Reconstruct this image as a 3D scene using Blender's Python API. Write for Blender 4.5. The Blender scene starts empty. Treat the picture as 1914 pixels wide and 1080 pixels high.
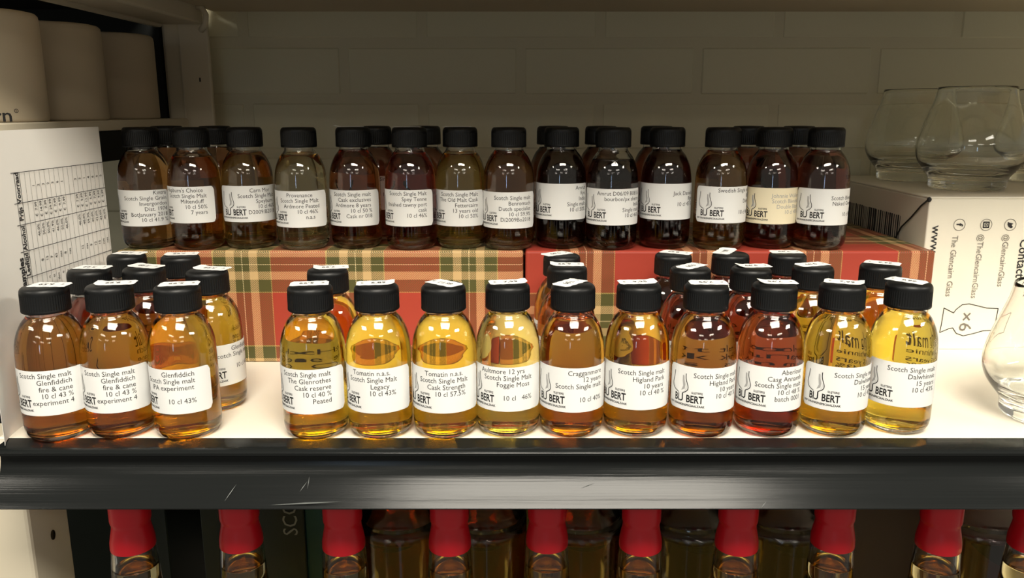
import bpy, bmesh, math, random
from mathutils import Vector, Matrix
random.seed(7)
PI = math.pi
S = bpy.context.scene
C = bpy.data.collections.new('shop_shelf'); S.collection.children.link(C)

# ------------------------------------------------------------------ camera
F, PITCH, CAMZ = 1525.0, math.radians(12.4), 0.2365
cd = bpy.data.cameras.new('camera'); cam = bpy.data.objects.new('camera', cd); C.objects.link(cam)
cd.sensor_width = 36.0; cd.lens = F/1914*36; cd.clip_start = 0.02
cam.location = (0, 0, CAMZ); cam.rotation_euler = (PI/2-PITCH, 0, 0)
S.camera = cam
S.view_settings.view_transform = 'Standard'; S.view_settings.look = 'None'
S.view_settings.gamma = 1; S.view_settings.use_curve_mapping = False
S.view_settings.exposure = -0.12
S.cycles.max_bounces = 22; S.cycles.transmission_bounces = 20; S.cycles.glossy_bounces = 5
S.cycles.diffuse_bounces = 4; S.cycles.transparent_max_bounces = 8
S.cycles.sample_clamp_indirect = 40.0; S.cycles.blur_glossy = 0.3

# ------------------------------------------------------------------ world and shop lights
w = bpy.data.worlds.new('shop'); S.world = w; w.use_nodes = True
bg = w.node_tree.nodes['Background']
bg.inputs[0].default_value = (1.0, 0.93, 0.78, 1); bg.inputs[1].default_value = 0.26
def area(name, loc, target, sx, sy, power, col):
    l = bpy.data.lights.new(name, 'AREA'); l.shape = 'RECTANGLE'; l.size = sx; l.size_y = sy
    l.energy = power; l.color = col
    o = bpy.data.objects.new(name, l); C.objects.link(o); o.location = loc
    d = Vector(target)-Vector(loc); o.rotation_euler = d.to_track_quat('-Z', 'Y').to_euler()
    return o
WARM = (1.0, 0.93, 0.80)
# rows of fluorescent fixtures running along the aisle
for x, y, sx, sy, pw in ((0.18, -0.52, 1.0, 0.72, 64), (-2.0, -0.50, 1.0, 0.22, 26), (2.25, -0.50, 1.0, 0.22, 40),
                         (-1.05, -2.1, 0.9, 0.16, 6), (0.95, -2.1, 0.9, 0.16, 8), (-0.3, -3.9, 1.0, 0.16, 6), (1.7, -3.9, 1.0, 0.16, 7), (-2.3, -3.9, 1.0, 0.16, 5)):
    area('ceiling_light', (x, y, 1.45), (x*.9, y+.25, 0), sx, sy, pw, WARM)
area('shop_window', (-0.95, -4.2, 0.42), (0, 0.7, 0.2), 0.16, 1.1, 4, (0.5, 0.72, 1.0))

# ------------------------------------------------------------------ pixel frame -> point on a world plane
def ray(px, py):
    u, v = (px-957)/F, (540-py)/F
    c, s = math.cos(PITCH), math.sin(PITCH)
    return Vector((u, c+v*s, -s+v*c))
def atZ(px, py, z):
    d = ray(px, py); t = (z-CAMZ)/d.z; return Vector((0, 0, CAMZ))+d*t
def atY(px, py, y):
    d = ray(px, py); t = y/d.y; return Vector((0, 0, CAMZ))+d*t
def xat(px, y, z):
    return (px-957)/F*(y*math.cos(PITCH)+(CAMZ-z)*math.sin(PITCH))

# ------------------------------------------------------------------ materials
def srgb(r, g, b):
    f = lambda c: (c/255/12.92 if c/255 <= .04045 else ((c/255+.055)/1.055)**2.4)
    return (f(r), f(g), f(b), 1)
def mat(name, col, rough=0.6, spec=0.5, metal=0.0):
    m = bpy.data.materials.new(name); m.use_nodes = True
    b = m.node_tree.nodes['Principled BSDF']
    b.inputs['Base Color'].default_value = col if len(col) == 4 else (*col, 1)
    b.inputs['Roughness'].default_value = rough; b.inputs['Specular IOR Level'].default_value = spec
    b.inputs['Metallic'].default_value = metal
    return m
def N(m, t, **kw):
    n = m.node_tree.nodes.new(t)
    for k, v in kw.items(): setattr(n, k, v)
    return n
def L(m, a, b): m.node_tree.links.new(a, b)
def bump(m, scale, strength, dist=0.001, stretch=(1, 1, 1), detail=4):
    b = m.node_tree.nodes['Principled BSDF']
    tc = N(m, 'ShaderNodeTexCoord'); mp = N(m, 'ShaderNodeMapping'); mp.inputs['Scale'].default_value = stretch
    nz = N(m, 'ShaderNodeTexNoise'); nz.inputs['Scale'].default_value = scale; nz.inputs['Detail'].default_value = detail
    bp = N(m, 'ShaderNodeBump'); bp.inputs['Strength'].default_value = strength; bp.inputs['Distance'].default_value = dist
    L(m, tc.outputs['Object'], mp.inputs[0]); L(m, mp.outputs[0], nz.inputs['Vector'])
    L(m, nz.outputs['Fac'], bp.inputs['Height']); L(m, bp.outputs[0], b.inputs['Normal'])
    return nz
def mottle(m, c1, c2, scale, stretch=(1, 1, 1)):
    b = m.node_tree.nodes['Principled BSDF']
    tc = N(m, 'ShaderNodeTexCoord'); mp = N(m, 'ShaderNodeMapping'); mp.inputs['Scale'].default_value = stretch
    nz = N(m, 'ShaderNodeTexNoise'); nz.inputs['Scale'].default_value = scale; nz.inputs['Detail'].default_value = 5
    mx = N(m, 'ShaderNodeMix', data_type='RGBA')
    mx.inputs[6].default_value = c1; mx.inputs[7].default_value = c2
    L(m, tc.outputs['Object'], mp.inputs[0]); L(m, mp.outputs[0], nz.inputs['Vector'])
    L(m, nz.outputs['Fac'], mx.inputs[0]); L(m, mx.outputs[2], b.inputs['Base Color'])

M = {}
M['shelf'] = mat('white_melamine', srgb(243, 236, 220), 0.42, 0.35)
mottle(M['shelf'], srgb(246, 240, 226), srgb(238, 230, 212), 14)
M['wall'] = mat('painted_brick', srgb(214, 210, 184), 0.75, 0.3); bump(M['wall'], 90, 0.35, 0.0015)
M['joint'] = mat('painted_joint', srgb(210, 205, 180), 0.85, 0.2); bump(M['joint'], 120, 0.4, 0.001)
M['upright'] = mat('beige_upright', srgb(214, 204, 182), 0.5, 0.4); bump(M['upright'], 300, 0.05, 0.0005)
M['over'] = mat('overhead_board', srgb(200, 186, 160), 0.6, 0.3)
M['dark'] = mat('dark_bar_and_shade', srgb(22, 24, 22), 0.7, 0.3)  # the support bar's black; on the backing panels it paints in shade
M['hole'] = mat('hole_dark', srgb(40, 32, 18), 0.8, 0.1)
M['rail'] = mat('black_rail', srgb(24, 26, 26), 0.25, 0.22)
def rail_mat(m):
    b = m.node_tree.nodes['Principled BSDF']
    tc = N(m, 'ShaderNodeTexCoord'); mp = N(m, 'ShaderNodeMapping'); mp.inputs['Scale'].default_value = (3, 260, 260)
    nz = N(m, 'ShaderNodeTexNoise'); nz.inputs['Scale'].default_value = 3.0; nz.inputs['Detail'].default_value = 6
    L(m, tc.outputs['Object'], mp.inputs[0]); L(m, mp.outputs[0], nz.inputs['Vector'])
    mr = N(m, 'ShaderNodeMapRange'); mr.inputs[3].default_value = 0.13; mr.inputs[4].default_value = 0.22
    L(m, nz.outputs['Fac'], mr.inputs[0]); L(m, mr.outputs[0], b.inputs['Roughness'])
    bp = N(m, 'ShaderNodeBump'); bp.inputs['Strength'].default_value = 0.22; bp.inputs['Distance'].default_value = 0.0004
    L(m, nz.outputs['Fac'], bp.inputs['Height']); L(m, bp.outputs[0], b.inputs['Normal'])
rail_mat(M['rail'])
M['scratch'] = mat('scratch_grey', srgb(92, 96, 94), 0.4)
M['cap'] = mat('black_cap', srgb(13, 14, 15), 0.42, 0.35)
M['paper'] = mat('label_paper', srgb(232, 232, 230), 0.6, 0.3)
M['sheet'] = mat('office_paper', srgb(236, 234, 228), 0.8, 0.2)
M['cream'] = mat('cream_paper', srgb(240, 228, 196), 0.6, 0.3)
M['ink'] = mat('black_ink', srgb(34, 33, 34), 0.7, 0.2)
M['greyink'] = mat('grey_ink', srgb(52, 51, 53), 0.7, 0.2)
M['paleink'] = mat('pale_ink', srgb(214, 214, 213), 0.7, 0.2)
M['midink'] = mat('mid_ink', srgb(168, 167, 166), 0.7, 0.2)
M['boxink'] = mat('box_ink', srgb(124, 118, 110), 0.7, 0.2)
M['boxwhite'] = mat('white_card', srgb(238, 233, 218), 0.55, 0.3)
M['tube'] = mat('tube_card', srgb(190, 176, 152), 0.6, 0.3)
M['redcap'] = mat('red_capsule', srgb(192, 16, 32), 0.32, 0.5); bump(M['redcap'], 60, 0.12, 0.001, (1, 1, .25))
M['carton'] = mat('dark_green_carton', srgb(20, 30, 26), 0.45, 0.4)
M['teal'] = mat('teal_carton', srgb(20, 62, 56), 0.5, 0.4)
M['brown'] = mat('brown_carton', srgb(62, 48, 36), 0.6, 0.3)
M['silver'] = mat('pale_foil', srgb(120, 120, 112), 0.4)
M['cord'] = mat('black_cord', srgb(25, 23, 22), 0.7)
def glass(name, ior, col=(1, 1, 1), vol=None):
    m = bpy.data.materials.new(name); m.use_nodes = True
    b = m.node_tree.nodes['Principled BSDF']
    b.inputs['Base Color'].default_value = (*col, 1); b.inputs['Roughness'].default_value = 0.0
    b.inputs['IOR'].default_value = ior; b.inputs['Transmission Weight'].default_value = 1.0
    if vol:
        v = N(m, 'ShaderNodeVolumeAbsorption')
        a = [-math.log(max(1e-4, t))/0.044 for t in vol]; d = max(a)*1.001
        v.inputs['Color'].default_value = (*[1-x/d for x in a], 1); v.inputs['Density'].default_value = d
        out = [n for n in m.node_tree.nodes if n.type == 'OUTPUT_MATERIAL'][0]
        L(m, v.outputs[0], out.inputs['Volume'])
    return m
M['glass'] = glass('clear_glass', 1.47, (0.985, 0.99, 0.985))
M['tumbler'] = glass('crystal_glass', 1.5, (0.97, 0.985, 0.97))
LIQ = {}
def liquor(T):
    if T not in LIQ: LIQ[T] = glass('whisky', 1.34, (1, 1, 1), T)
    return LIQ[T]

def tartan(name, u0, v0):
    """Woven check: vertical and horizontal stripes crossed as a diagonal twill. u along x, v = y - z, so that it folds over the top edge."""
    m = bpy.data.materials.new(name); m.use_nodes = True
    b = m.node_tree.nodes['Principled BSDF']; b.inputs['Roughness'].default_value = 0.38
    b.inputs['Specular IOR Level'].default_value = 0.4
    tc = N(m, 'ShaderNodeTexCoord'); sp = N(m, 'ShaderNodeSeparateXYZ'); L(m, tc.outputs['Object'], sp.inputs[0])
    def math_(op, a, bb):
        n = N(m, 'ShaderNodeMath', operation=op)
        for i, x in enumerate((a, bb)):
            if x is None: continue
            if isinstance(x, (int, float)): n.inputs[i].default_value = x
            else: L(m, x, n.inputs[i])
        return n.outputs[0]
    P = 0.106
    v = math_('SUBTRACT', sp.outputs[1], sp.outputs[2])
    fu = math_('FRACT', math_('DIVIDE', math_('SUBTRACT', sp.outputs[0], u0-10*P), P), None)
    fv = math_('FRACT', math_('DIVIDE', math_('SUBTRACT', v, v0-10*P), P), None)
    red, green = srgb(168, 66, 52), srgb(86, 84, 48)
    beige, yel, wht = srgb(206, 174, 124), srgb(188, 164, 100), srgb(220, 202, 156)
    stops = [(q*1.03, c_) for q, c_ in [(0, yel), (.0010, green), (.0122, beige), (.0200, green), (.0263, wht), (.0271, green), (.0333, beige), (.0408, green), (.0520, yel), (.0530, red)]]
    def ramp(f):
        r = N(m, 'ShaderNodeValToRGB'); e = r.color_ramp; e.interpolation = 'CONSTANT'
        e.elements[0].position = 0; e.elements[0].color = stops[0][1]
        e.elements[1].position = stops[1][0]/P; e.elements[1].color = stops[1][1]
        for p, c in stops[2:]:
            k = e.elements.new(p/P); k.color = c
        L(m, f, r.inputs[0]); return r.outputs[0]
    cu, cv = ramp(fu), ramp(fv)
    tw = math_('FRACT', math_('DIVIDE', math_('ADD', math_('ADD', sp.outputs[0], v), 10.0), 0.00165), None)
    mk = math_('GREATER_THAN', tw, 0.5)
    mx = N(m, 'ShaderNodeMix', data_type='RGBA'); L(m, mk, mx.inputs[0]); L(m, cu, mx.inputs[6]); L(m, cv, mx.inputs[7])
    L(m, mx.outputs[2], b.inputs['Base Color'])
    return m

# ------------------------------------------------------------------ object helpers
def obj(name, mesh, material=None, parent=None, loc=(0, 0, 0), rz=0.0):
    o = bpy.data.objects.new(name, mesh); C.objects.link(o); o.location = loc; o.rotation_euler[2] = rz
    if parent: o.parent = parent
    if material is not None and len(mesh.materials) == 0: mesh.materials.append(material)
    return o
def tag(o, label, cat, group=None):
    o['label'] = label; o['category'] = cat
    if group: o['group'] = group
    return o
def thing(name, label, cat, loc=(0, 0, 0), rz=0.0, group=None):
    return tag(obj(name, None, None, None, loc, rz), label, cat, group)
def structure(name, mesh, material, parent=None):
    o = obj(name, mesh, material, parent); o['kind'] = 'structure'; return o
def from_bm(bm, name, smooth=False):
    bmesh.ops.recalc_face_normals(bm, faces=bm.faces)
    me = bpy.data.meshes.new(name); bm.to_mesh(me); bm.free()
    if smooth: me.polygons.foreach_set('use_smooth', [True]*len(me.polygons))
    return me
def bm_box(bm, a, b, bevel=0.0, seg=1):
    r = bmesh.ops.create_cube(bm, size=1)
    for v in r['verts']:
        v.co = Vector([(a[i]+b[i])/2+v.co[i]*(b[i]-a[i]) for i in range(3)])
    if bevel:
        es = list({e for v in r['verts'] for e in v.link_edges})
        bmesh.ops.bevel(bm, geom=es, offset=bevel, segments=seg, affect='EDGES', profile=0.5)
def box_mesh(name, a, b, bevel=0.0, seg=1):
    bm = bmesh.new(); bm_box(bm, a, b, bevel, seg); return from_bm(bm, name)
def catmull(pts, n=4):
    out = []
    for i in range(len(pts)-1):
        p0, p1, p2, p3 = pts[max(i-1, 0)], pts[i], pts[i+1], pts[min(i+2, len(pts)-1)]
        for k in range(n):
            t = k/n
            out.append(tuple(0.5*(2*p1[j]+(p2[j]-p0[j])*t+(2*p0[j]-5*p1[j]+4*p2[j]-p3[j])*t*t+(3*p1[j]-p0[j]-3*p2[j]+p3[j])*t**3) for j in range(len(p1))))
    out.append(tuple(pts[-1])); return out
def zs(prof): return [(r, z*.1126/.1065) for r, z in prof]
def lathe(name, prof, seg=48, radfn=None, sharp=None):
    """prof: list of (r, z); r = 0 ends close to a pole."""
    vs, fs, rings = [], [], []
    for i, (r, z) in enumerate(prof):
        if r < 1e-6:
            rings.append([len(vs)]); vs.append((0, 0, z))
        else:
            ring = []
            for k in range(seg):
                a = 2*PI*k/seg; rr = radfn(r, z, k) if radfn else r
                ring.append(len(vs)); vs.append((rr*math.cos(a), rr*math.sin(a), z))
            rings.append(ring)
    for A, B in zip(rings, rings[1:]):
        if len(A) == 1 and len(B) == 1: continue
        for k in range(seg):
            k2 = (k+1) % seg
            if len(A) == 1: fs.append((A[0], B[k2], B[k]))
            elif len(B) == 1: fs.append((A[k], A[k2], B[0]))
            else: fs.append((A[k], A[k2], B[k2], B[k]))
    me = bpy.data.meshes.new(name); me.from_pydata(vs, [], fs); me.validate()
    bm = bmesh.new(); bm.from_mesh(me); bmesh.ops.recalc_face_normals(bm, faces=bm.faces); bm.to_mesh(me); bm.free()
    me.polygons.foreach_set('use_smooth', [True]*len(me.polygons))
    return me
def tube(name, pts, r, seg=8):
    bm = bmesh.new(); prev = None; pts = [Vector(p) for p in pts]
    for i, p in enumerate(pts):
        d = (pts[min(i+1, len(pts)-1)]-pts[max(i-1, 0)]).normalized()
        a = d.orthogonal().normalized(); b = d.cross(a)
        if prev: a = (prev-d*prev.dot(d)).normalized(); b = d.cross(a)
        prev = a
        ring = [bm.verts.new(p+(a*math.cos(2*PI*k/seg)+b*math.sin(2*PI*k/seg))*r) for k in range(seg)]
        if i:
            for k in range(seg): bm.faces.new((last[k], last[(k+1) % seg], ring[(k+1) % seg], ring[k]))
        else: bm.faces.new(ring[::-1])
        last = ring
    bm.faces.new(last)
    return from_bm(bm, name, True)

# flat print: text outlines as 2-D polygons
_tc = {}
def glyphs(body, size, align='LEFT', bold=0.0, sx=1.0):
    key = (body, size, align, bold, sx)
    if key in _tc: return _tc[key]
    cu = bpy.data.curves.new('t', 'FONT'); cu.body = body; cu.size = size; cu.align_x = align
    cu.resolution_u = 2; cu.offset = bold; cu.fill_mode = 'FRONT'
    o = bpy.data.objects.new('t', cu); S.collection.objects.link(o)
    dg = bpy.context.evaluated_depsgraph_get()
    me = bpy.data.meshes.new_from_object(o.evaluated_get(dg))
    vs = [(v.co.x*sx, v.co.y) for v in me.vertices]; fs = [tuple(p.vertices) for p in me.polygons]
    bpy.data.objects.remove(o); bpy.data.curves.remove(cu); bpy.data.meshes.remove(me)
    _tc[key] = (vs, fs); return vs, fs
class Print:
    def __init__(self): self.v, self.f, self.m = [], [], []
    def add(self, vs, fs, mi=0, dx=0, dy=0, rot=0):
        n = len(self.v); c, s = math.cos(rot), math.sin(rot)
        self.v += [(dx+c*x-s*y, dy+s*x+c*y) for x, y in vs]
        self.f += [tuple(i+n for i in f) for f in fs]; self.m += [mi]*len(fs)
    def text(self, body, x, y, size, align='LEFT', mi=0, bold=0.0, sx=0.92, rot=0):
        if body.strip(): self.add(*glyphs(body, size, align, bold, sx), mi, x, y, rot)
    def stroke(self, pts, wd, mi=0):
        for i, (a, b) in enumerate(zip(pts, pts[1:])):
            dx, dy = b[0]-a[0], b[1]-a[1]; l = math.hypot(dx, dy) or 1
            nx, ny = -dy/l*wd/2, dx/l*wd/2; ex, ey = dx/l*wd*.3, dy/l*wd*.3
            self.add([(a[0]-ex+nx, a[1]-ey+ny), (a[0]-ex-nx, a[1]-ey-ny), (b[0]+ex-nx, b[1]+ey-ny), (b[0]+ex+nx, b[1]+ey+ny)], [(0, 1, 2, 3)], mi)
    def poly(self, pts, mi=0): self.add(pts, [tuple(range(len(pts)))], mi)
    def disc(self, x, y, r, mi=0, n=14): self.poly([(x+r*math.cos(2*PI*k/n), y+r*math.sin(2*PI*k/n)) for k in range(n)], mi)
    def ring(self, x, y, r, wd, mi=0, n=24): self.stroke([(x+r*math.cos(2*PI*k/n), y+r*math.sin(2*PI*k/n)) for k in range(n+1)], wd, mi)
    def mesh(self, name, fn, mats):
        me = bpy.data.meshes.new(name); me.from_pydata([fn(x, y) for x, y in self.v], [], self.f)
        for m in mats: me.materials.append(m)
        me.polygons.foreach_set('material_index', self.m); return me

# ================================================================== SETTING
WALLY = 1.075
wall = structure('wall_back', box_mesh('wall_back', (-0.62, WALLY, -0.42), (1.15, WALLY+0.06, 0.46)), M['joint'])
bl, bh, pitch_x, pitch_z = 0.214, 0.0572, 0.2250, 0.0690
brick_me = box_mesh('brick', (-bl/2, -0.0014, -bh/2), (bl/2, 0.02, bh/2), 0.0016); brick_me.materials.append(M['wall'])
for r in range(-1, 6):
    zc = atY(957, 80, WALLY).z+pitch_z*0.5-pitch_z*r
    for k in range(-6, 6):
        xc = xat(1455 if r % 2 == 0 else 1640, WALLY, .33)+pitch_x/2+k*pitch_x
        if -0.62 < xc-bl/2 and xc+bl/2 < 1.15:
            o = obj('brick', brick_me, None, wall, (xc, WALLY+random.uniform(-.0005, .0006), zc))
            o.rotation_euler[1] = random.uniform(-.004, .004)

# overhead shelf of the bay, seen from below
ov = thing('overhead_shelf', 'shelf above the bottles, only its shaded beige underside showing against the brick wall', 'shelf', (0, 0, 0.3565))
obj('shelf_panel', box_mesh('shelf_panel', (-0.375, 0.580, 0), (1.15, WALLY, 0.022), 0.001), M['over'], ov)
obj('front_lip', box_mesh('front_lip', (-0.375, 0.560, -0.004), (1.15, 0.5799, 0.05), 0.002), M['rail'], ov)
br = obj('side_bracket', box_mesh('side_bracket', (-0.425, 0.54, -0.019), (-0.3755, 1.040, 0.010), 0.003, 2), M['upright'], ov)
obj('bracket_flange', box_mesh('bracket_flange', (-0.436, 0.54, -0.022), (-0.4255, 1.040, -0.008), 0.002), M['upright'], br)
obj('hook', tube('hook', [(-0.376, 1.02, .000), (-.368, 1.018, -.002), (-.364, 1.017, -.010), (-.366, 1.019, -.021), (-.374, 1.025, -.027)], 0.0036), M['upright'], br)

up = structure('trim_1', box_mesh('trim_1', (-0.432, 1.048, 0.0), (-0.386, 1.074, 0.375), 0.004, 2), M['upright'])
up2 = obj('corner_ridge', box_mesh('corner_ridge', (-0.4085, 1.041, 0.0), (-0.372, 1.0478, 0.345), 0.002, 2), M['upright'], up)
for zz in (.270,): obj('slot', box_mesh('slot', (-.3865, 1.0403, zz), (-.3850, 1.0412, zz+.005)), M['hole'], up)

# ------------------------------------------------------------------ main shelf with black price rail
sh = thing('display_shelf', 'cream white shelf with a black curved price rail, carrying the sample bottles', 'shelf')
obj('shelf_panel', box_mesh('shelf_panel', (-0.380, 0.5648, -0.022), (1.15, WALLY, 0.0), 0.0008), M['shelf'], sh)
# rail section (y, z): flat ledge, rounded nose, hollow face that swells out towards its foot
sec = [(.5300, -.0002), (.5220, -.0004), (.5125, -.0008), (.5085, -.0018), (.5070, -.0036), (.5074, -.0056), (.5095, -.0066), (.5135, -.0072),
       (.5150, -.0095), (.5148, -.0125), (.5138, -.0162), (.5121, -.0203), (.5095, -.0242), (.5065, -.0280), (.5033, -.0318), (.4999, -.0354), (.4968, -.0384), (.4952, -.0403), (.4957, -.0413),
       (.4990, -.0395), (.5070, -.0325), (.5135, -.0245), (.5175, -.0165), (.5195, -.0085), (.5210, -.0040), (.5300, -.0036)]
sec = [(y+.0375 if i not in (0, len(sec)-1) else .5645, z) for i, (y, z) in enumerate(sec)]
def extrude(name, s, x0, x1, mat_, parent, n=1):
    bm = bmesh.new(); rows = []
    for k in range(n+1):
        x = x0+(x1-x0)*k/n; rows.append([bm.verts.new((x, y, z)) for y, z in s])
    for A, B in zip(rows, rows[1:]):
        for i in range(len(s)):
            j = (i+1) % len(s); bm.faces.new((A[i], A[j], B[j], B[i]))
    bm.faces.new(rows[0][::-1]); bm.faces.new(rows[-1])
    me = from_bm(bm, name, True); o = obj(name, me, mat_, parent)
    me.set_sharp_from_angle(angle=math.radians(38)); return o
rail = extrude('price_rail', sec, -0.3715, 1.15, M['rail'], sh, 1)
def on_rail(px, py):
    # where the line of sight meets the rail's face
    d = ray(px, py); best = None
    face = sec[8:18]
    for (y0, z0), (y1, z1) in zip(face, face[1:]):
        # solve z along ray at (y,z) segment
        A = d.z/d.y
        for k in range(6):
            t = k/5; y, z = y0+(y1-y0)*t, z0+(z1-z0)*t; e = abs(CAMZ+A*y-z)
            if best is None or e < best[0]: best = (e, y, z)
    return Vector((d.x/d.y*best[1], best[1]-0.0003, best[2]))
for (a, b, wd) in (((420, 937), (443, 905), .0005), ((560, 920), (575, 900), .0004), ((575, 914), (579, 890), .0004), ((505, 944), (640, 936), .0011), ((1085, 911), (1112, 903), .0004), ((1421, 950), (1432, 936), .0006)):
    pa, pb = on_rail(*a), on_rail(*b)
    if abs(pb.x-pa.x) > .03: pb.y, pb.z = pa.y-.0012, pa.z-.0002+.0035
    d = (pb-pa).normalized(); n = d.cross(Vector((0, -1, .5)).normalized()).normalized()*wd/2
    off = Vector((0, -.0004, .0004))
    me = bpy.data.meshes.new('scratch'); me.from_pydata([pa+off, (pa+pb)/2+n+off, pb+off, (pa+pb)/2-n+off], [], [(0, 1, 2, 3)])
    obj('scratch', me, M['scratch'], sh)

# ------------------------------------------------------------------ lower bay
lo = thing('lower_shelf', 'shelf below the black rail, carrying the red-capped bottles', 'shelf')
obj('shelf_panel', box_mesh('shelf_panel', (-0.387, 0.54, -0.379), (1.15, WALLY, -0.3572), 0.001), M['shelf'], lo)
structure('shade_backing_lower', box_mesh('shade_backing_lower', (-0.95, 1.04, -0.42), (1.15, 1.0745, -0.0225)), M['dark'])  # dark sheet over the brick, the bay's shade put into its colour
po = structure('trim_2', box_mesh('trim_2', (-0.54, 0.600, -0.42), (-0.3885, 0.656, -0.024), 0.003, 2), M['upright'])
hp = atY(88, 1000, .59)
hole = lathe('slot', [(0, 0), (.0035, 0), (.0035, .0008), (0, .0008)], 16)
o = obj('slot', hole, M['hole'], po, (-0.3883, .629, -.1145)); o.rotation_euler = (0, PI/2, 0); o.scale = (1.25, .8, 1)

# ------------------------------------------------------------------ neighbouring bay with white tubes
nb = thing('neighbour_shelf', 'beige shelf of the next bay under the white tubes, beside the corner post', 'shelf')
obj('shelf_panel', box_mesh('shelf_panel', (-0.80, 0.645, 0.216), (-0.400, 1.03, 0.226), 0.001), M['upright'], nb)
obj('support_bar', box_mesh('support_bar', (-0.80, 0.70, 0.186), (-0.402, 1.0, 0.2159), 0.001), M['dark'], nb)
structure('shade_backing_left', box_mesh('shade_backing_left', (-0.95, 1.042, 0.2), (-0.4325, 1.07, 0.62)), M['dark'])  # back of the next bay, coloured near-black to stand in for its shade
structure('tube_shade_board', box_mesh('tube_shade_board', (-1.3, 0.53, 0.355), (-0.4415, 1.04, 0.375)), M['dark'])  # out-of-view board added to keep light off the tubes
tube_prof = [(0, 0), (.041, 0), (.0428, .0012), (.043, .003), (.043, .0845), (.0424, .0885), (.0405, .0905), (.036, .0915), (0, .0915)]
tube_me = lathe('tube_body', tube_prof, 56); tube_me.materials.append(M['tube'])
tl = ['white card tube nearest the camera on the next bay shelf, dark script near its base', 'white card tube in the middle of the three on the next bay shelf', 'white card tube deepest of the three, beside the beige corner post']
for i, (y, x) in enumerate(((.722, -.449), (.832, -.449), (.944, -.4445))):
    t = thing('gift_tube', tl[i], 'tube', (x, y, .2261), 0, 'white tubes on the next bay shelf')
    obj('body', tube_me, None, t)
    if i != 1:
        p = Print()
        if i == 0: p.text('glencairn', 0, 0, .015, 'RIGHT', 0, .0002, 1.1); p.ring(.0032, .0085, .0015, .0004); p.text('R', .0032, .0077, .0020, 'CENTER')
        else:
            for k in range(3): p.stroke([(-.012, .004+k*.002), (0, .0045+k*.002)], .0008)
        a0 = .88 if i == 0 else -.1
        obj('print', p.mesh('print', lambda x, y: (.0433*math.sin(a0+x/.043), -.0433*math.cos(a0+x/.043), .0008+y), [M['greyink']]), None, t)

# ------------------------------------------------------------------ tartan gift boxes
BH, BY0, BY1 = 0.108, 0.749, 0.948
def gift_box(x0, x1, u0, v0, label, seed):
    t = thing('tartan_box', label, 'box', (x0, BY0, 0), 0, 'tartan gift boxes')
    m = tartan('tartan_paper', u0-x0, v0)
    wdt, d = x1-x0, BY1-BY0
    obj('carton', box_mesh('carton', (0, 0, 0), (wdt, d, BH), 0.0022, 3), m, t)
    # folded paper seams on the end faces: two triangular flaps
    for xs, s in ((-.0004, -1), (wdt+.0004, 1)):
        bm = bmesh.new()
        for tri in (((xs, .004, BH-.004), (xs, d-.004, BH-.004), (xs, d/2, BH*.45)), ((xs, .004, .004), (xs, d-.004, .004), (xs, d/2, BH*.55))):
            a = [bm.verts.new(p) for p in tri]; b = [bm.verts.new((p[0]+s*.0004, p[1], p[2])) for p in tri]
            bm.faces.new(a); bm.faces.new(b[::-1])
            for k in range(3): bm.faces.new((a[k], a[(k+1) % 3], b[(k+1) % 3], b[k]))
        obj('end_flap', from_bm(bm, 'end_flap'), m, t)
    return t
ux = (607-957)/F*.758
# v = y - z at the box: front top edge has v = -BH
gift_box(-0.3685, 0.0105, ux, -BH+.0911, 'red and green tartan box, its weave full of olive checks, beside the paper list', 1)
gift_box(0.0125, 0.3945, ux+.106*2+.0035, -BH+.0398, 'mostly red tartan box with beige stripes, beside the white glassware carton', 2)

# ------------------------------------------------------------------ white glassware carton
BX0, BX1, WY0, WY1, WH = 0.4050, 0.80, 0.7915, 1.055, 0.1538
wb = thing('glass_carton', 'white glassware carton with printed contact lines, under the clear tumblers', 'box')
obj('carton', box_mesh('carton', (BX0, WY0, 0), (BX1, WY1, WH-.002), 0.0012, 2), M['boxwhite'], wb)
obj('lid_flap', box_mesh('lid_flap', (BX0+.0005, WY0+.0005, WH-.0019), (BX1-.0005, WY1-.0005, WH), 0.0006), M['boxwhite'], wb)
def onbox(px, py):
    p = atY(px, py, WY0); return (p.x, p.z)
pf = Print()
def down(body, px, py, size, mi=0, bold=0.0, sx=1.0, align='LEFT'):
    x, z = onbox(px, py); pf.text(body, x, z, size, align, mi, bold, sx, -PI/2)
down('www.', 1743, 421, .0125, 0, .00005)
down('The Glencairn Glass', 1780, 440, .0083, 1, .0, .90)
down('@TheGlencairnGlass', 1829, 437, .0083, 1, .0, .90)
down('@GlencairnGlass', 1876, 437, .0083, 1, .0, .90)
down('Contact Us:', 1893, 553, .0128, 0, .00015, .92, 'RIGHT')
for px in (1793, 1843, 1888):
    x, z = onbox(px, 420); pf.ring(x, z, .0056, .0005, 1)
    if px == 1793: pf.text('f', x-.0026, z+.0013, .0085, 'LEFT', 0, .0003, 1, -PI/2)
    elif px == 1843:
        pf.stroke([(x-.0026, z-.0026), (x+.0026, z-.0026), (x+.0026, z+.0026), (x-.0026, z+.0026), (x-.0026, z-.0026)], .0011, 0); pf.ring(x, z, .0012, .0007, 0, 12)
    else:
        pf.poly([(x+.0030, z+.0012), (x+.0012, z-.0002), (x+.0030, z-.0022), (x+.0012, z-.0034), (x-.0014, z-.0022), (x-.0028, z+.0004), (x-.0026, z+.0030), (x-.0012, z+.0022), (x+.0004, z+.0018)], 0)
sil = [(155, 757), (210, 785), (225, 765), (260, 738), (300, 733), (340, 742), (400, 757), (467, 760), (443, 885), (380, 888), (320, 905), (265, 917), (225, 903), (205, 872), (185, 875), (130, 898), (140, 850), (155, 757)]
pf.stroke([onbox(1714+a/3.085, 330+b/3.085) for a, b in sil], .0008, 0)
down('×6', 1796, 581, .018, 1, .0, 1.1)
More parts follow.
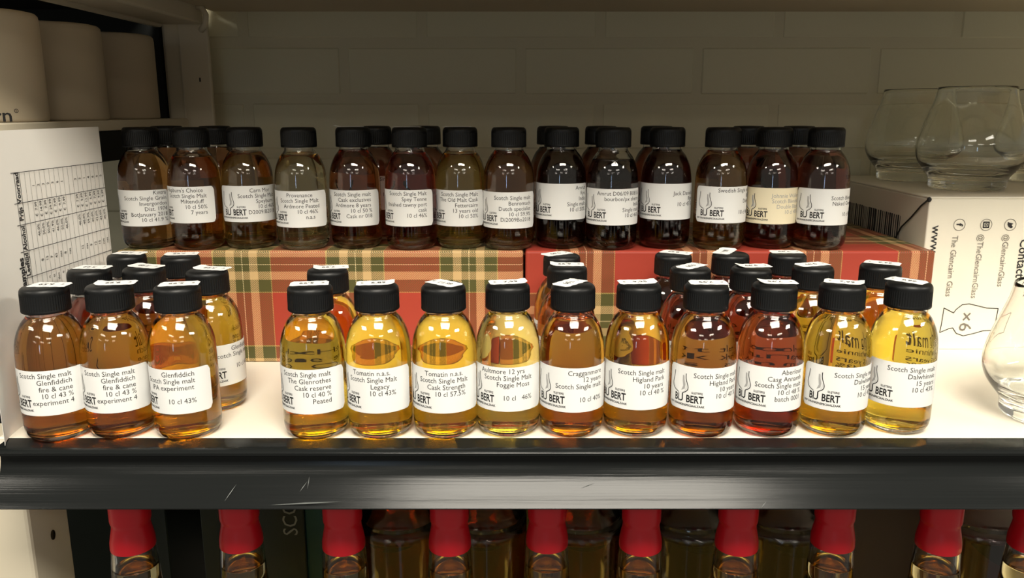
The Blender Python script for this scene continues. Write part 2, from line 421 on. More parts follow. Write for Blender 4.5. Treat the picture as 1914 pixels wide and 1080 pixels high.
obj('print', pf.mesh('print', lambda x, y: (x, WY0-.0004, y), [M['greyink'], M['boxink']]), None, wb)
pb = Print(); yy = WY0+.055; random.seed(3)
while yy < WY1-.02:
    wd = random.choice((.0012, .002, .0032)); pb.stroke([(yy, .075), (yy, .128)], wd); yy += wd+random.choice((.0014, .0024, .003))
obj('barcode', pb.mesh('barcode', lambda x, y: (BX0-.0004, x, y), [M['greyink']]), None, wb)
obj('elastic_cord', tube('elastic_cord', [(BX0-.001, WY0-.0006, WH-.002), (BX0-.0016, WY0+.012, WH-.010), (BX0-.0016, WY0+.030, WH-.024), (BX0-.0016, WY0+.048, WH-.036), (BX0-.0014, WY0+.066, WH-.058)], .0008), M['cord'], wb)
obj('cord_knot', lathe('cord_knot', [(0, -.0026), (.0016, -.0018), (.0022, 0), (.0016, .0018), (0, .0026)], 12), M['cord'], wb, (BX0-.0005, WY0-.0005, WH-.0025))

# ------------------------------------------------------------------ tumblers
oprof = [(0, 0), (.030, 0), (.0350, .0006), (.0372, .0030), (.0374, .0080), (.0385, .0130), (.0440, .0200), (.0500, .0290), (.0527, .0390), (.0520, .0500), (.0482, .0650), (.0432, .0800), (.0390, .0935), (.0370, .1050)]
iprof = [(.0358, .1050), (.0377, .0935), (.0418, .0800), (.0468, .0650), (.0505, .0500), (.0511, .0395), (.0480, .0300), (.0420, .0235), (.0320, .0195), (.018, .0180), (0, .0175)]
tum_me = lathe('glass_body', catmull(oprof, 3)+[(.0364, .1057)]+catmull(iprof, 3), 56); tum_me.materials.append(M['tumbler'])
def tumbler(px, y, z, label):
    t = tag(obj('glass_tumbler', tum_me, None, None, (xat(px, y, z+.05), y, z)), label, 'glass', 'clear whisky tumblers')
    return t
tumbler(1816, .873, WH+.0002, 'clear tulip tumbler at the front edge on top of the white carton')
tumbler(1708, .983, WH+.0002, 'clear tulip tumbler further back on the white carton, near the brick wall')
tumbler(1958, .965, WH+.0002, 'clear tulip tumbler furthest along, deep on top of the white carton')
tumbler(1983, .607, .0002, 'clear tulip tumbler standing on the cream shelf in front of the white carton')

# ------------------------------------------------------------------ price list sheet
plan = [(-.3645, .549), (-.3700, .561), (-.3735, .58), (-.3745, .61), (-.3745, .66), (-.3735, .70), (-.3722, .727), (-.3715, .747)]
fine = catmull(plan, 8); acc = [0]
for a, b in zip(fine, fine[1:]): acc.append(acc[-1]+math.dist(a, b))
def sheet_at(s, z, off=0.0):
    s = max(0, min(acc[-1]-1e-6, s)); i = 0
    while acc[i+1] < s: i += 1
    t = (s-acc[i])/(acc[i+1]-acc[i]); a, b = fine[i], fine[i+1]
    x, y = a[0]+(b[0]-a[0])*t, a[1]+(b[1]-a[1])*t; dx, dy = b[0]-a[0], b[1]-a[1]; l = math.hypot(dx, dy)
    return (x+dy/l*off, y-dx/l*off, z)
def s_of_y(y):
    for i in range(len(fine)-1):
        if fine[i][1] <= y <= fine[i+1][1]: return acc[i]+(y-fine[i][1])/(fine[i+1][1]-fine[i][1])*(acc[i+1]-acc[i])
    return acc[-1]
SHEET_H = .2215
bm = bmesh.new(); prev = None; nst = 60
for k in range(nst+1):
    s = acc[-1]*k/nst
    col = [bm.verts.new(sheet_at(s, .0004, o)) for o in (0, -.0002)]+[bm.verts.new(sheet_at(s, SHEET_H, o)) for o in (-.0002, 0)]
    if prev:
        for i in range(4): bm.faces.new((prev[i], prev[(i+1) % 4], col[(i+1) % 4], col[i]))
    else: bm.faces.new(col[::-1])
    prev = col
bm.faces.new(prev)
pl = thing('price_list', 'curved white paper price list with a ruled table, standing beside the bottles', 'paper')
sm = from_bm(bm, 'sheet', True); sm.set_sharp_from_angle(angle=.6)
obj('sheet', sm, M['sheet'], pl)
ps = Print()   # coordinates: x = distance along the sheet, y = height
rows_y = [.617+.0067*k for k in range(20)]
rs = [s_of_y(y) for y in rows_y]
colz = [.190, .167, .1505, .130, .1095, .030]
for k, s in enumerate(rs): ps.stroke([(s, colz[0] if k else colz[0]), (s, colz[5])], (.00024 if k > 1 else .0005))
for z in colz[:5]: ps.stroke([(rs[0]-.004, z), (min(rs[-1]+.012, acc[-1]), z)], .0005)
up_ = PI/2
def rowtext(body, k, z, size=.0047, bold=0.0, align='RIGHT', frac=.25):
    s = rs[k]+(rs[min(k+1, len(rs)-1)]-rs[k])*(1-frac) if k < len(rs)-1 else rs[k]+.004
    ps.text(body, s, z, size, align, 0, bold, .85, up_)
for txt, a, b in (('Voorraad', 0, 1), ('Prijs', 1, 2), ('Alcohol', 2, 3), ('Leeftijd', 3, 4)):
    rowtext(txt, 0, (colz[a]+colz[b])/2, .0072, .00018, 'CENTER', .22)
ps.text('Whisky samples', rs[0]-.0018, .126, .0088, 'RIGHT', 0, .0003, .9, up_)
data = {3: ('8', '46,0%', '€  7,99', '1'), 4: ('13', '50,0%', '€ 14,99', '2'), 5: ('7', '50,0%', '€  7,99', '3'), 6: ('43', '41,9%', '€ 29,99', '2'), 7: ('nas', '46,0%', '€  7,99', '3'),
        8: ('8', '50,0%', '€  9,99', '6'), 9: ('nas', '46,0%', '€  7,99', '1'), 12: ('12', '46,0%', '€  7,99', '3'), 13: ('nas', '48,0%', '€  9,99', '3'), 14: ('9', '59,9%', '€ 12,99', '1'),
        15: ('12', '40,0%', '€  6,99', '4'), 16: ('15', '43,0%', '€  7,99', '6'), 17: ('nas', '43,0%', '€  9,99', '6'), 18: ('nas', '40,0%', '€  9,99', '5')}
ends = {4: 'n', 5: 'tt', 6: 'den', 7: 'e', 8: 'e'}
for k, (a, b, c, d) in data.items():
    rowtext(d, k, (colz[0]+colz[1])/2, .0047, 0, 'CENTER'); rowtext(c, k, colz[1]-.001); rowtext(b, k, colz[2]-.002); rowtext(a, k, (colz[3]+colz[4])/2, .0047, 0, 'CENTER')
    if k in ends: rowtext(ends[k], k, colz[4]-.004)
obj('table_print', ps.mesh('table_print', lambda x, y: sheet_at(x, y, .0004), [M['greyink']]), None, pl)

# ================================================================== SAMPLE BOTTLES
R = .0240
outer = [(0, .0016), (.010, .0008), (.0165, .0002), (.0195, .0010), (.0222, .0034), (.0236, .0070), (.0240, .0120)]
ZS = .1126/.1065
outer_s = catmull(outer, 3)
dome = [(.0240, .0520), (.0239, .0580), (.0236, .0628), (.0229, .0688), (.0212, .0747), (.0184, .0805), (.0164, .0833), (.0147, .0851), (.0138, .0867), (.0136, .0885)]
glass_out = outer_s+[(.0240, .0300), (.0240, .0450)]+catmull(dome, 3)+[(.0136, .0930), (.0136, .1010)]
inner_dome = [(.0123, .1010), (.0123, .0885), (.0126, .0862), (.0136, .0840), (.0154, .0820), (.0174, .0793), (.0200, .0738), (.0216, .0682), (.0223, .0624), (.0226, .0578), (.0227, .0520)]
inner_base = [(.0226, .0135), (.0222, .0095), (.0208, .0066), (.0180, .0050), (.011, .0042), (0, .0046)]
bottle_me = lathe('glass_body', zs(glass_out+catmull(inner_dome, 2)+catmull(inner_base, 2)), 56)
bottle_me.materials.append(M['glass'])
LO = .0005
def liquid_mesh(fill):
    base = [(r+(LO if r > 0 else 0), z-.0004) for r, z in catmull(inner_base, 2)][::-1]
    side = [(r+LO, z) for r, z in catmull(inner_dome, 3)][::-1]
    prof = base+[p for p in side if p[1] < fill-.0004]
    rtop = next((r for (r, z) in side if z >= fill-.0004), .0128)
    prof += [(rtop-.0001, fill+.0003), (rtop-.0010, fill-.0003), (rtop*.5, fill-.0006), (0, fill-.0006)]
    return lathe('liquid', zs(prof), 48)
_lq = {}
def cap_rad(r, z, k):
    if r > .0155 and .0955 < z < .1080 and k % 2: return r-.00040
    return r
cap_prof = [(.0142, .0896), (.0168, .0892), (.0172, .0898), (.0172, .0908), (.0171, .0915), (.01705, .1008), (.0170, .1020), (.0169, .1032), (.0166, .1043), (.0160, .1052), (.0152, .1058), (.0140, .1061), (.006, .1064), (0, .1064)]
cap_inner = [(0, .1030), (.0140, .1030), (.0142, .0896)]
capk = lambda p: [(r*.955 if r > .0145 else r, z) for r, z in zs(p)]
cap_me = lathe('cap', capk(cap_inner+cap_prof[1:]), 120, cap_rad); cap_me.materials.append(M['cap'])
cap_me.set_sharp_from_angle(angle=math.radians(50))

# label stock: 70 x 36 mm with round corners, wrapped round the body
LW, LH, LZ = .0350, .0167, .0388
def wrap(off): return lambda x, y: ((R+off)*math.sin(x/R), -(R+off)*math.cos(x/R), LZ+y)
def label_mesh(m):
    cr = .0035; nx = 40; vs, fs = [], []
    for k in range(nx+1):
        x = -LW+2*LW*k/nx
        if k == 0: x += .00001
        h = LH
        e = LW-abs(x)
        if e < cr: h = LH-cr+math.sqrt(max(0, cr*cr-(cr-e)**2))
        for o in (.00010, .00022):
            for y in (-h, h): vs.append(wrap(o)(x, y))
        if k:
            a, b = 4*(k-1), 4*k
            fs += [(a+2, b+2, b+3, a+3), (a+1, b+1, b, a), (a, b, b+2, a+2), (a+3, b+3, b+1, a+1)]
    fs += [(0, 2, 3, 1), (4*nx+1, 4*nx+3, 4*nx+2, 4*nx)]
    me = bpy.data.meshes.new('label'); me.from_pydata(vs, [], fs); me.materials.append(m)
    me.polygons.foreach_set('use_smooth', [True]*len(fs)); me.set_sharp_from_angle(angle=.8); return me
# corner columns need finer steps: build x list denser near the ends
label_me, label_cream = label_mesh(M['paper']), label_mesh(M['cream'])
# shop emblem: tulip glass whose stem runs into the J
lg = Print()
mm = .001
def LX(x): return -LW+x*mm
def LY(y): return LH-y*mm*.93           # mm from the label's top
left = [(5.2, 5.6), (5.0, 8.5), (4.6, 11.5), (4.1, 14.5), (4.0, 16.5), (4.5, 18.8), (5.8, 20.6), (7.6, 21.7), (8.6, 22.4)]
right = [(13.6, 6.2), (13.6, 9.5), (14.1, 12.5), (14.9, 15.5), (15.1, 17.5), (14.7, 19.4), (13.4, 21.0), (12.0, 22.0), (11.6, 23.0)]
widen = lambda p: [(4+(x-4)*1.22, y) for x, y in p]
left, right = widen(left), widen(right)
gl = catmull(left, 3); gr = catmull(right[:8], 3)
lg.poly([(LX(x+.5), LY(y)) for x, y in gl]+[(LX(x-.9), LY(y)) for x, y in gr[::-1]], 1)
lg.poly([(LX(x), LY(y)) for x, y in ((13.0, 7.6), (14.2, 8.0), (14.4, 11), (15.4, 15), (14.9, 18.6), (12.0, 20.4), (13.6, 16.5), (13.0, 12))], 2)
lg.stroke([(LX(x), LY(y)) for x, y in gl], .00056, 0); lg.stroke([(LX(x), LY(y)) for x, y in catmull(right, 3)], .00060, 0)
lg.text('BI', LX(6.3), LY(29.0), .0078, 'LEFT', 0, .00020, .68)
lg.stroke([(LX(x), LY(y)) for x, y in ((13.3, 22.8), (13.3, 27.4), (12.8, 28.4), (11.9, 28.8), (10.9, 28.5))], .00095, 0)
lg.text('BERT', LX(16.2), LY(29.0), .0078, 'LEFT', 0, .00020, .72)
lg.text('SLIJTERIJ', LX(20.2), LY(21.6), .0021, 'LEFT', 3, .00005, 1.05)
lg.text('UW DRANKENSPECIAALZAAK', LX(1.6), LY(32.4), .0022, 'LEFT', 0, .00007, .94)
logo_me = lg.mesh('emblem', wrap(.00028), [M['ink'], M['paleink'], M['midink'], M['greyink']])
def lettering(lines, tr, top, cream, size=.0053, pitch=5.4):
    p = Print()
    for i, t in enumerate(lines):
        dx = 0
        if isinstance(t, tuple): t, dx = t
        p.text(t, (tr+dx)*mm, LY(top+pitch*i), size, 'RIGHT', 0, 0, .96)
    return p.mesh('lettering', wrap(.00030), [M['midink'] if cream else M['greyink']])
# price sticker, wrapped a little over the cap
def sticker_mesh(bend, curl):
    vs, fs = [], []; n = 12
    for k in range(n+1):
        x = -.0138+.0276*k/n; e = min(x+.0138, .0138-x)
        h = .0076 - (.0018 if e < .0012 else 0) + .0004*math.sin(k*1.9)
        z = .11272 + (curl*max(0, x-.007)**2*60 if curl else 0) - bend*max(0, abs(x)-.0105)**2*30
        for dz in (0, .00014):
            for y in (-h, h): vs.append((x, y, z+dz))
        if k:
            a, b = 4*(k-1), 4*k
            fs += [(a+2, b+2, b+3, a+3), (a+1, b+1, b, a), (a, b, b+2, a+2), (a+3, b+3, b+1, a+1)]
    fs += [(0, 2, 3, 1), (4*n+1, 4*n+3, 4*n+2, 4*n)]
    me = bpy.data.meshes.new('price_sticker'); me.from_pydata(vs, [], fs); me.materials.append(M['paper']); return me
stick = [sticker_mesh(1.0, 0), sticker_mesh(0.4, .45), sticker_mesh(0.6, 0.25)]
_pr = {}
def price_me(t):
    if t not in _pr:
        p = Print(); p.text(t, .0020, -.0026, .0070, 'CENTER', 0, .00004, .9); p.text('€', -.0096, -.0018, .0042, 'CENTER')
        _pr[t] = p.mesh('price', lambda x, y: (x, y, .11300), [M['greyink']])
    return _pr[t]

def bottle(loc, phi, T, lines, label, group, fill=.0865, tr=22.5, top=6.0, sticker=None, cream=False, has_label=True, lz=0.0):
    b = -math.atan2(loc[0], loc[1])
    t = thing('sample_bottle', label, 'bottle', loc, b+math.radians(phi), group)
    obj('glass_body', bottle_me, None, t)
    if fill not in _lq: _lq[fill] = liquid_mesh(fill)
    lq = obj('liquid', _lq[fill], None, t)
    if len(_lq[fill].materials) == 0: _lq[fill].materials.append(liquor(T))
    lq.material_slots[0].link = 'OBJECT'; lq.material_slots[0].material = liquor(T)
    c = obj('cap', cap_me, None, t, (0, 0, 0), random.uniform(0, 6))
    if has_label:
        lb = obj('label', label_cream if cream else label_me, None, t, (0, 0, lz))
        obj('emblem', logo_me, None, lb)
        if lines: obj('lettering', lettering(lines, tr, top, cream), None, lb)
    if sticker:
        rot, price, kind, ox, oy = sticker; oy += .0022
        st = obj('price_sticker', stick[kind], None, t, (0, 0, 0))
        rl = math.radians(rot)-(b+math.radians(phi))
        st.rotation_euler[2] = rl
        a = -(b+math.radians(phi)); st.location = (ox*math.cos(a)-oy*math.sin(a), ox*math.sin(a)+oy*math.cos(a), 0)
        obj('price', price_me(price), None, st)
    return t
def front(px, py, *a, **k):
    p = atZ(px, py, .1042); p.z = .0002; return bottle(p, *a, **k)
GF = 'sample bottles on the cream shelf'
gold, gold2, pale = (.95, .67, .06), (.94, .58, .05), (.96, .79, .22)
amber, orange, brown, redd = (.93, .45, .04), (.91, .39, .045), (.74, .24, .03), (.50, .06, .018)
fc = ['Scotch Single malt', 'Glenfiddich', 'fire & cane', '10 cl 43 %', 'experiment 4']
front(84, 555, -28, orange, fc, 'reddish orange sample bottle at the end of the front row, against the paper list', GF, sticker=(180, '6,59', 0, .003, 0))
front(205, 552, -27, amber, fc, 'orange sample bottle, second in the front row from the paper list', GF, sticker=(190, '9,99', 1, .004, .001))
front(332, 553, -38, gold2, ['Glenfiddich', 'Scotch Single malt', ('IPA experiment', -1), '', '10 cl 43%'], 'golden orange sample bottle at the near side of the wide gap in the front row', GF, sticker=(192, '5,99', 0, .001, .0))
front(168, 521, -30, redd, fc, 'dark red sample bottle behind the first two front bottles beside the paper list', GF, sticker=(178, '7,99', 0, .001, .002))
front(270, 518, -30, brown, fc, 'brown sample bottle in the second rank, between the second and third front bottles', GF, sticker=(160, '7,99', 2, .001, .001))
front(388, 523, 35, gold2, ['Glenfiddich', 'Scotch Single malt', '', '10 cl 43%'], 'golden sample bottle in the second rank, beside the bare stretch of shelf', GF, sticker=(168, '7,99', 1, .003, .002))
front(238, 492, -20, brown, fc, 'brown sample bottle in the third rank by the paper list, its sticker plain', GF, sticker=(172, '7,99', 0, .001, .002))
front(338, 494, -20, brown, fc, 'brown sample bottle in the third rank against the olive checked tartan', GF, sticker=(190, '7,99', 2, .0, .002))
glr = ['Scotch Single malt', 'The Glenrothes', 'Cask reserve', '10 cl 40 %', 'Peated']
front(580, 553, -26, gold, glr, 'golden sample bottle just past the gap, its label ending in the word peated', GF, sticker=(190, '5,99', 0, -.001, .001))
front(613, 521, -26, gold2, glr, 'amber sample bottle peeking out behind the golden one labelled peated', GF, sticker=(192, '7,99', 1, .002, .002))
front(704, 552, -22, gold, [('Tomatin n.a.s.', -5), 'Scotch Single Malt', ('Legacy', -6), ('10 cl 43%', -1)], 'yellow gold sample bottle with a four line label, second past the gap', GF, sticker=(8, '6,89', 1, -.001, .001), top=5.5, tr=22)
front(829, 552, -12, gold, [('Tomatin n.a.s.', -4), 'Scotch Single Malt', ('Cask Strength', -2), ('10 cl 57.5%', -2)], 'golden sample bottle whose label says cask strength', GF, sticker=(-42, '11,99', 0, 0, .001))
front(949, 550, -10, pale, [('Aultmore 12 yrs', -6), 'Scotch Single Malt', ('Foggie Moss', -2), '', '10 cl   46%'], 'palest yellow sample bottle in the front row', GF, sticker=(10, '7,99', 1, 0, .001), tr=23, top=5.2)
cr = ['Cragganmore', '12 years', 'Scotch Single malt', '', '10 cl 40%']
front(1071, 551, 3, amber, cr, 'orange sample bottle heading the file by the seam of the tartan boxes', GF, fill=.0835, sticker=(232, '7,99', 0, -.002, .001), tr=24)
front(1060, 515, -62, amber, cr, 'orange sample bottle second in the file by the seam of the tartan boxes', GF, sticker=(178, '6,99', 1, .0, .002))
front(1050, 493, -70, orange, cr, 'reddish sample bottle last in the file by the seam of the tartan boxes', GF, sticker=(215, '9,99', 0, -.004, .001))
hp = ['Scotch Single malt', 'Higland Park', ('10 years', -1), '10 cl 40 %']
front(1194, 550, -2, (.92, .55, .05), hp, 'deep golden sample bottle with nothing behind it, next to the orange file', GF, sticker=(5, '9,95', 1, -.001, .001), tr=24.5, top=7.5, lz=.0012)
front(1320, 551, 19, (.84, .38, .04), hp, 'brown amber sample bottle with the whole shop emblem showing, two dark bottles behind', GF, sticker=(178, '7,99', 0, .002, .001), top=8.5, tr=23.5)
front(1290, 518, -20, redd, hp, 'dark red sample bottle in the second rank, behind the brown amber one', GF, sticker=(225, '9,99', 0, .002, .002))
front(1258, 491, -10, redd, hp, 'dark red sample bottle in the third rank against the red tartan', GF, sticker=(150, '9,99', 0, .003, .002))
ab = ["Aberlour", "Casg Annamh", 'Scotch Single malt', '10 cl 48 %', 'batch 0001']
front(1447, 550, 12, (.70, .13, .025), ab, 'deep red sample bottle in the front row, label ending in a batch number', GF, sticker=(178, '7,95', 1, .003, .001), tr=23)
front(1403, 518, 10, redd, ab, 'dark red sample bottle second in the file behind the deep red front bottle', GF, sticker=(185, '9,99', 1, .003, .002))
front(1365, 490, 10, redd, ab, 'dark red sample bottle at the very back whose sticker stands upright', GF, sticker=(60, '9,99', 1, -.004, .004))
dw = ['Scotch Single malt', 'Dalwhinnie', '15 years', '10 cl 43%']
front(1574, 550, 26, gold2, dw, 'golden sample bottle second from the end of the front row near the white carton', GF, sticker=(-24, '7,99', 1, .002, .001), tr=26, top=8.5)
front(1519, 515, 20, gold2, dw, 'golden sample bottle in the second rank, second rank member nearest the deep red one', GF, sticker=(200, '9,99', 0, .001, .002))
front(1471, 490, 20, redd, dw, 'dark sample bottle in the third rank, the last before the plain red tartan', GF, sticker=(180, '7,99', 0, .0, .002))
front(1698, 547, 6, (.94, .67, .07), dw, 'bright yellow sample bottle closing the front row near the white carton', GF, sticker=(-48, '9,99', 0, -.001, .001), tr=26, top=7, lz=.001)
front(1645, 512, 10, gold2, dw, 'golden sample bottle behind the bright yellow one at the end of the row', GF, sticker=(-32, '9,99', 0, .003, .002))

GB = 'sample bottles on the tartan boxes'
_bi = [0]
def back(px, *a, y=None, **k):
    _bi[0] += 1
    if y is None: y = .774+(.004 if _bi[0] % 2 else -.004)
   
    z = BH+.0002; return bottle(Vector((xat(px, y, z+.103), y, z)), *a, **k)
back(263, -32, (.45, .20, .05), ['Kintra', 'Scotch Single Grain', 'Invergordon', 'Dist. 1974', 'BotJanuary 2018', '10 cl 41.9 %'], 'dark brown bottle on the tartan boxes, nearest the corner post, six line label', GB, tr=32, top=4.6, fill=.084)
back(357, -42, (.60, .28, .05), ["Hepburn's Choice", ('Scotch Single Malt', 3), 'Miltenduff', ('10 cl 50%', 3), ('7 years', 3)], 'brown bottle on the tartan boxes whose label says 7 years', GB, fill=.0815, tr=24, top=5.5, lz=.004)
back(457, 8, (.62, .36, .09), [('Carn Mor', -6), 'Scotch Single Malt', ('Speyburn', -2), '10 cl 46%', 'D2009/B2018'], 'light brown bottle on the tartan boxes, its label set high with the full emblem', GB, fill=.084, tr=24, top=6.5, lz=.004, cream=False)
back(558, -20, (.90, .80, .50), [('Provenance', -6), 'Scotch Single Malt', ('Ardmore Peated', 1), ('10 cl 46%', -1), ('n.a.s', -4)], 'palest greyish bottle on the tartan boxes, label reads peated', GB, fill=.0825, top=6, tr=24)
back(660, -22, (.62, .20, .06), ['Scotch Single malt', 'Cask exclusives', 'Ardmore 8 years', ('10 cl 50 %', 1), ('Cask nr 018', 1)], 'reddish brown bottle on the tartan boxes, label line with a cask number', GB, fill=.0865, top=6, tr=24, sticker=(185, '7,99', 1, -.004, .0))
back(765, -28, (.50, .07, .035), ['Scotch Single Malt', 'Spey Tenne', 'finished tawny port', 'cask', '10 cl 46%'], 'wine red bottle on the tartan boxes, label mentions tawny port', GB, fill=.084, top=5.5, tr=27, lz=.001, sticker=(180, '7,99', 0, -.003, 0))
back(860, -24, (.84, .62, .18), ['Scotch Single Malt', 'The Old Malt Cask', 'Fettercairn', '13 years old', '10 cl 50%'], 'straw yellow bottle on the tartan boxes, label says 13 years old', GB, fill=.083, top=6, tr=27, sticker=(180, '9,99', 0, -.003, 0))
back(951, -12, (.50, .22, .08), ['Scotch Single malt', 'Benromach', 'Dutch specialist', '10 cl 59.9%', 'Di2009Bo2018'], 'brown bottle on the tartan boxes above the seam, label says 59.9 percent', GB, fill=.086, top=7.5, tr=28, lz=-.001)
back(1050, -8, (.14, .03, .02), ['Amrut', 'Rye', 'India', 'Single malt', '10 cl 50%'], 'almost black bottle past the seam of the boxes, label reads rye then 50 percent', GB, top=6, tr=31, lz=.006)
back(1147, 2, (.12, .035, .02), ['Amrut D06/09 B08/16', 'bourbon/px sherry', 'India', ('Single malt', 0), '10 cl 46%'], 'almost black bottle with clear glass above its liquid, label mentions sherry', GB, fill=.0785, top=6.5, tr=31, lz=.002)
back(1248, 5, (.20, .04, .02), ['', 'Jack Daniels', 'Rye', '10 cl 45 %'], 'almost black bottle with a three line rye label, between sherry and light brown ones', GB, top=6, tr=30, lz=.006)
back(1352, 24, (.62, .36, .10), ['Swedish Single malt', 'Box', 'Dalvve', '', '10 cl 46%'], 'light brown bottle on the red tartan box with dark bottles either side', GB, fill=.086, top=5.5, tr=28, lz=.004)
back(1448, 10, (.40, .06, .025), ['Johnnie Walker', 'Scotch Blended', 'Double Black', '10 cl 40%'], 'dark red bottle with a cream label and pale lettering on the red tartan box', GB, top=9.5, tr=29, lz=.002, cream=True)
back(1545, 22, (.20, .04, .02), ['', 'Scotch Blended', 'Naked Grouse', '', '10 cl 40%'], 'darkest red bottle at the far end of the red tartan box beside the tumblers', GB, top=5.5, tr=31, lz=.002)
for px, y, T, lab in ((312, .834, (.4, .15, .05), 'dark bottle in the second rank behind the two bottles nearest the corner post'), (402, .834, (.4, .15, .05), 'dark bottle in the second rank behind the 7 years bottle'),
                      (701, .830, (.3, .07, .03), 'dark bottle in the second rank behind the cask number and tawny port bottles'), (793, .830, (.35, .09, .03), 'dark bottle in the second rank behind the tawny port and straw bottles'),
                      (1034, .830, (.2, .05, .02), 'dark bottle in the second rank just past the box seam'), (1124, .830, (.15, .04, .02), 'dark bottle in the second rank behind the sherry bottle'),
                      (1228, .830, (.25, .05, .02), 'dark bottle in the second rank behind the three line rye bottle'), (1399, .830, (.3, .05, .02), 'dark bottle in the second rank behind the light brown and cream labelled bottles'),
                      (1493, .830, (.3, .05, .02), 'dark bottle in the second rank behind the cream labelled bottle and the end one')):
    back(px, 6, T, ['Scotch Single malt', '', '', '10 cl 46%'] if px in (701, 793, 1493) else None, lab, GB, y=y, lz=.009 if px in (701, 793, 1493) else .003, top=5)

# ================================================================== LOWER BAY: red-capped bottles
rb_out = [(0, .002), (.030, 0), (.0345, .002), (.0365, .007), (.0370, .015), (.0370, .150), (.0366, .162), (.0350, .174), (.0310, .186), (.0250, .197), (.0205, .207), (.0188, .218), (.0180, .232), (.0168, .250), (.0150, .262), (.0140, .275), (.0140, .298)]
rb_in = [(.0115, .298), (.0115, .275), (.0124, .262), (.0143, .250), (.0155, .232), (.0163, .218), (.0180, .206), (.0225, .195), (.0285, .184), (.0326, .172), (.0343, .160), (.0346, .150), (.0346, .020), (.033, .010), (.020, .007), (0, .010)]
rb_me = lathe('glass_body', catmull(rb_out, 2)+catmull(rb_in, 2), 48); rb_me.materials.append(M['glass'])
def big_liquid(prof_in, fill):
    s = [(r+(.0006 if r > 0 else 0), z-.0004) for r, z in catmull(prof_in, 2)][::-1]
    prof = [p for p in s if p[1] < fill]; rt = prof[-1][0]
    return lathe('liquid', prof+[(rt-.0002, fill+.0002), (rt-.0012, fill-.0004), (rt*.5, fill-.0006), (0, fill-.0006)], 48)
rl_me = big_liquid(rb_in, .2330); rl_me.materials.append(liquor((.96, .78, .32)))
rc = [(0, .3035), (.0135, .3035), (.0150, .3025), (.0156, .3000), (.0156, .2740), (.0153, .2722), (.0147, .2706), (.0146, .2690), (.0150, .2660), (.0160, .2612), (.0170, .2555), (.0172, .2500), (.0170, .2490), (.0163, .2492), (.0152, .262), (.0142, .275), (.0142, .2985), (0, .2985)]
rc_me = lathe('capsule', rc, 48); rc_me.materials.append(M['redcap']); rc_me.set_sharp_from_angle(angle=.9)
LZ0 = -.3570
GR = 'red-capped bottles on the lower shelf'
ordn = ['first', 'second', 'third', 'fourth', 'fifth', 'sixth', 'seventh', 'eighth', 'ninth', 'tenth']
for i, px in enumerate((243, 447, 640, 840, 1023, 1199, 1380, 1561, 1760, 1935)):
    y = .600+(.004 if i % 3 == 1 else 0)
    x = xat(px, y, -.08)
    t = thing('whisky_bottle', f'{ordn[i]} red-capped amber bottle below the rail, counting from the white upright', 'bottle', (x, y, LZ0), i*.7, GR)
    obj('glass_body', rb_me, None, t); obj('liquid', rl_me, None, t); obj('capsule', rc_me, None, t)
# darker square-shouldered bottles behind
db_out = [(0, .002), (.034, 0), (.040, .003), (.042, .012), (.042, .188), (.0405, .200), (.035, .209), (.0270, .216), (.0195, .224), (.0165, .236), (.0155, .255), (.0155, .290)]
db_in = [(.0130, .290), (.0130, .255), (.0140, .236), (.0170, .2225), (.0245, .2135), (.0325, .2065), (.0376, .198), (.0392, .187), (.0392, .020), (.036, .010), (.020, .007), (0, .009)]
db_me = lathe('glass_body', catmull(db_out, 2)+catmull(db_in, 2), 48); db_me.materials.append(M['glass'])
dl_me = {k: big_liquid(db_in, .228) for k in 'ab'}
dl_me['a'].materials.append(liquor((.55, .25, .03))); dl_me['b'].materials.append(liquor((.22, .045, .02)))
dc_me = lathe('stopper', [(0, .306), (.0150, .306), (.0168, .3045), (.0170, .2800), (.0165, .2785), (0, .2785)], 40); dc_me.materials.append(M['cap'])
dkind = ['a', 'a', 'a', 'b', 'b', 'b', 'b']
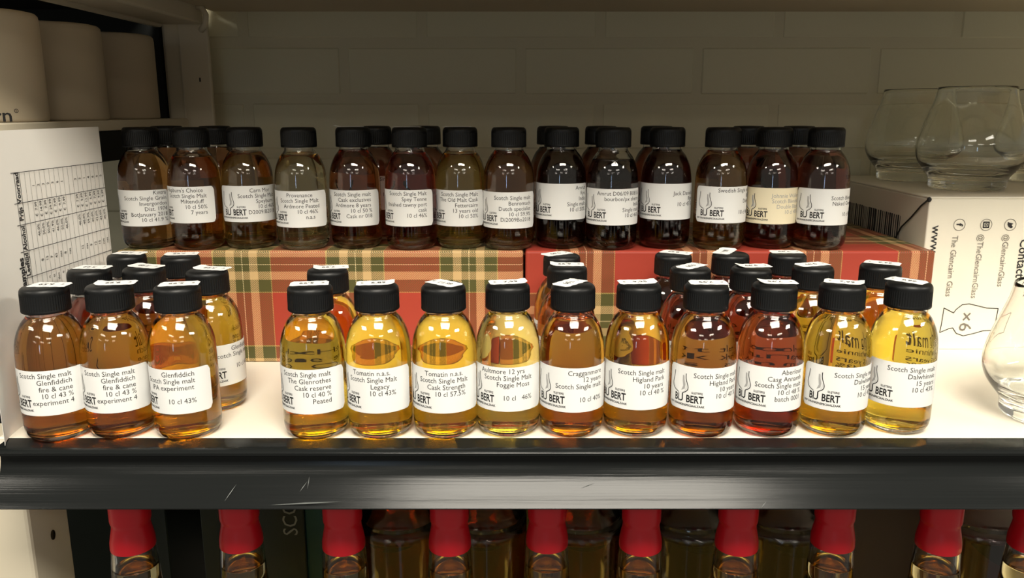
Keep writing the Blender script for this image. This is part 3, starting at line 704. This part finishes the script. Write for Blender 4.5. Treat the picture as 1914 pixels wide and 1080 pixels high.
dlab = ['amber round-shouldered bottle behind the third and fourth red-capped ones', 'amber round-shouldered bottle behind the fourth red-capped one', 'amber round-shouldered bottle behind the fifth and sixth red-capped ones',
        'dark brown bottle behind the sixth and seventh red-capped ones', 'dark brown bottle behind the seventh and eighth red-capped ones', 'dark brown bottle behind the ninth and tenth red-capped ones', 'dark brown bottle deep behind the fifth red-capped one']
for i, px in enumerate((745, 905, 1085, 1290, 1465, 1840, 985)):
    y = .745 if i < 6 else .86
    t = thing('dark_bottle', dlab[i], 'bottle', (xat(px, y, -.13), y, LZ0), 0, 'bottles in the second rank of the lower shelf')
    obj('glass_body', db_me, None, t); obj('liquid', dl_me[dkind[i]], None, t); obj('stopper', dc_me, None, t)
# dark cartons behind
def carton(px0, px1, y0, y1, top, m, label, name='gift_carton'):
    x0, x1 = xat(px0, y0, -.1), xat(px1, y0, -.1)
    t = thing(name, label, 'box', ((x0+x1)/2, y0, LZ0), 0, 'dark cartons on the lower shelf')
    h = top-LZ0; wd = x1-x0
    obj('body', box_mesh('body', (-wd/2, 0, 0), (wd/2, y1-y0, h-.012), .001), m, t)
    obj('lid', box_mesh('lid', (-wd/2-.0006, -.0006, h-.0119), (wd/2+.0006, y1-y0+.0006, h), .001), m, t)
    return t
t = carton(368, 563, .70, .78, -.035, M['carton'], 'black green carton with pale letters along its edge, behind the second red-capped bottle')
p = Print(); p.text('SCOTCH', 0, 0, .020, 'LEFT', 0, 0, .9, PI/2)
ix = xat(549, .70, -.08)-t.location.x
lz = atY(545, 1000, .70).z-LZ0
obj('print', p.mesh('print', lambda x, y: (ix+x, -.0009, lz+y), [M['silver']]), None, t)
carton(565, 638, .705, .785, -.06, M['teal'], 'dark teal carton behind the third red-capped bottle')
carton(96, 300, .74, .83, -.03, M['carton'], 'black green carton nearest the white upright, behind the first red-capped bottle')
carton(1600, 1735, .76, .84, -.055, M['brown'], 'plain brown carton behind the eighth and ninth red-capped bottles')
carton(1150, 1240, .86, .94, -.05, M['brown'], 'narrow brown carton deep behind the fifth and sixth red-capped bottles')
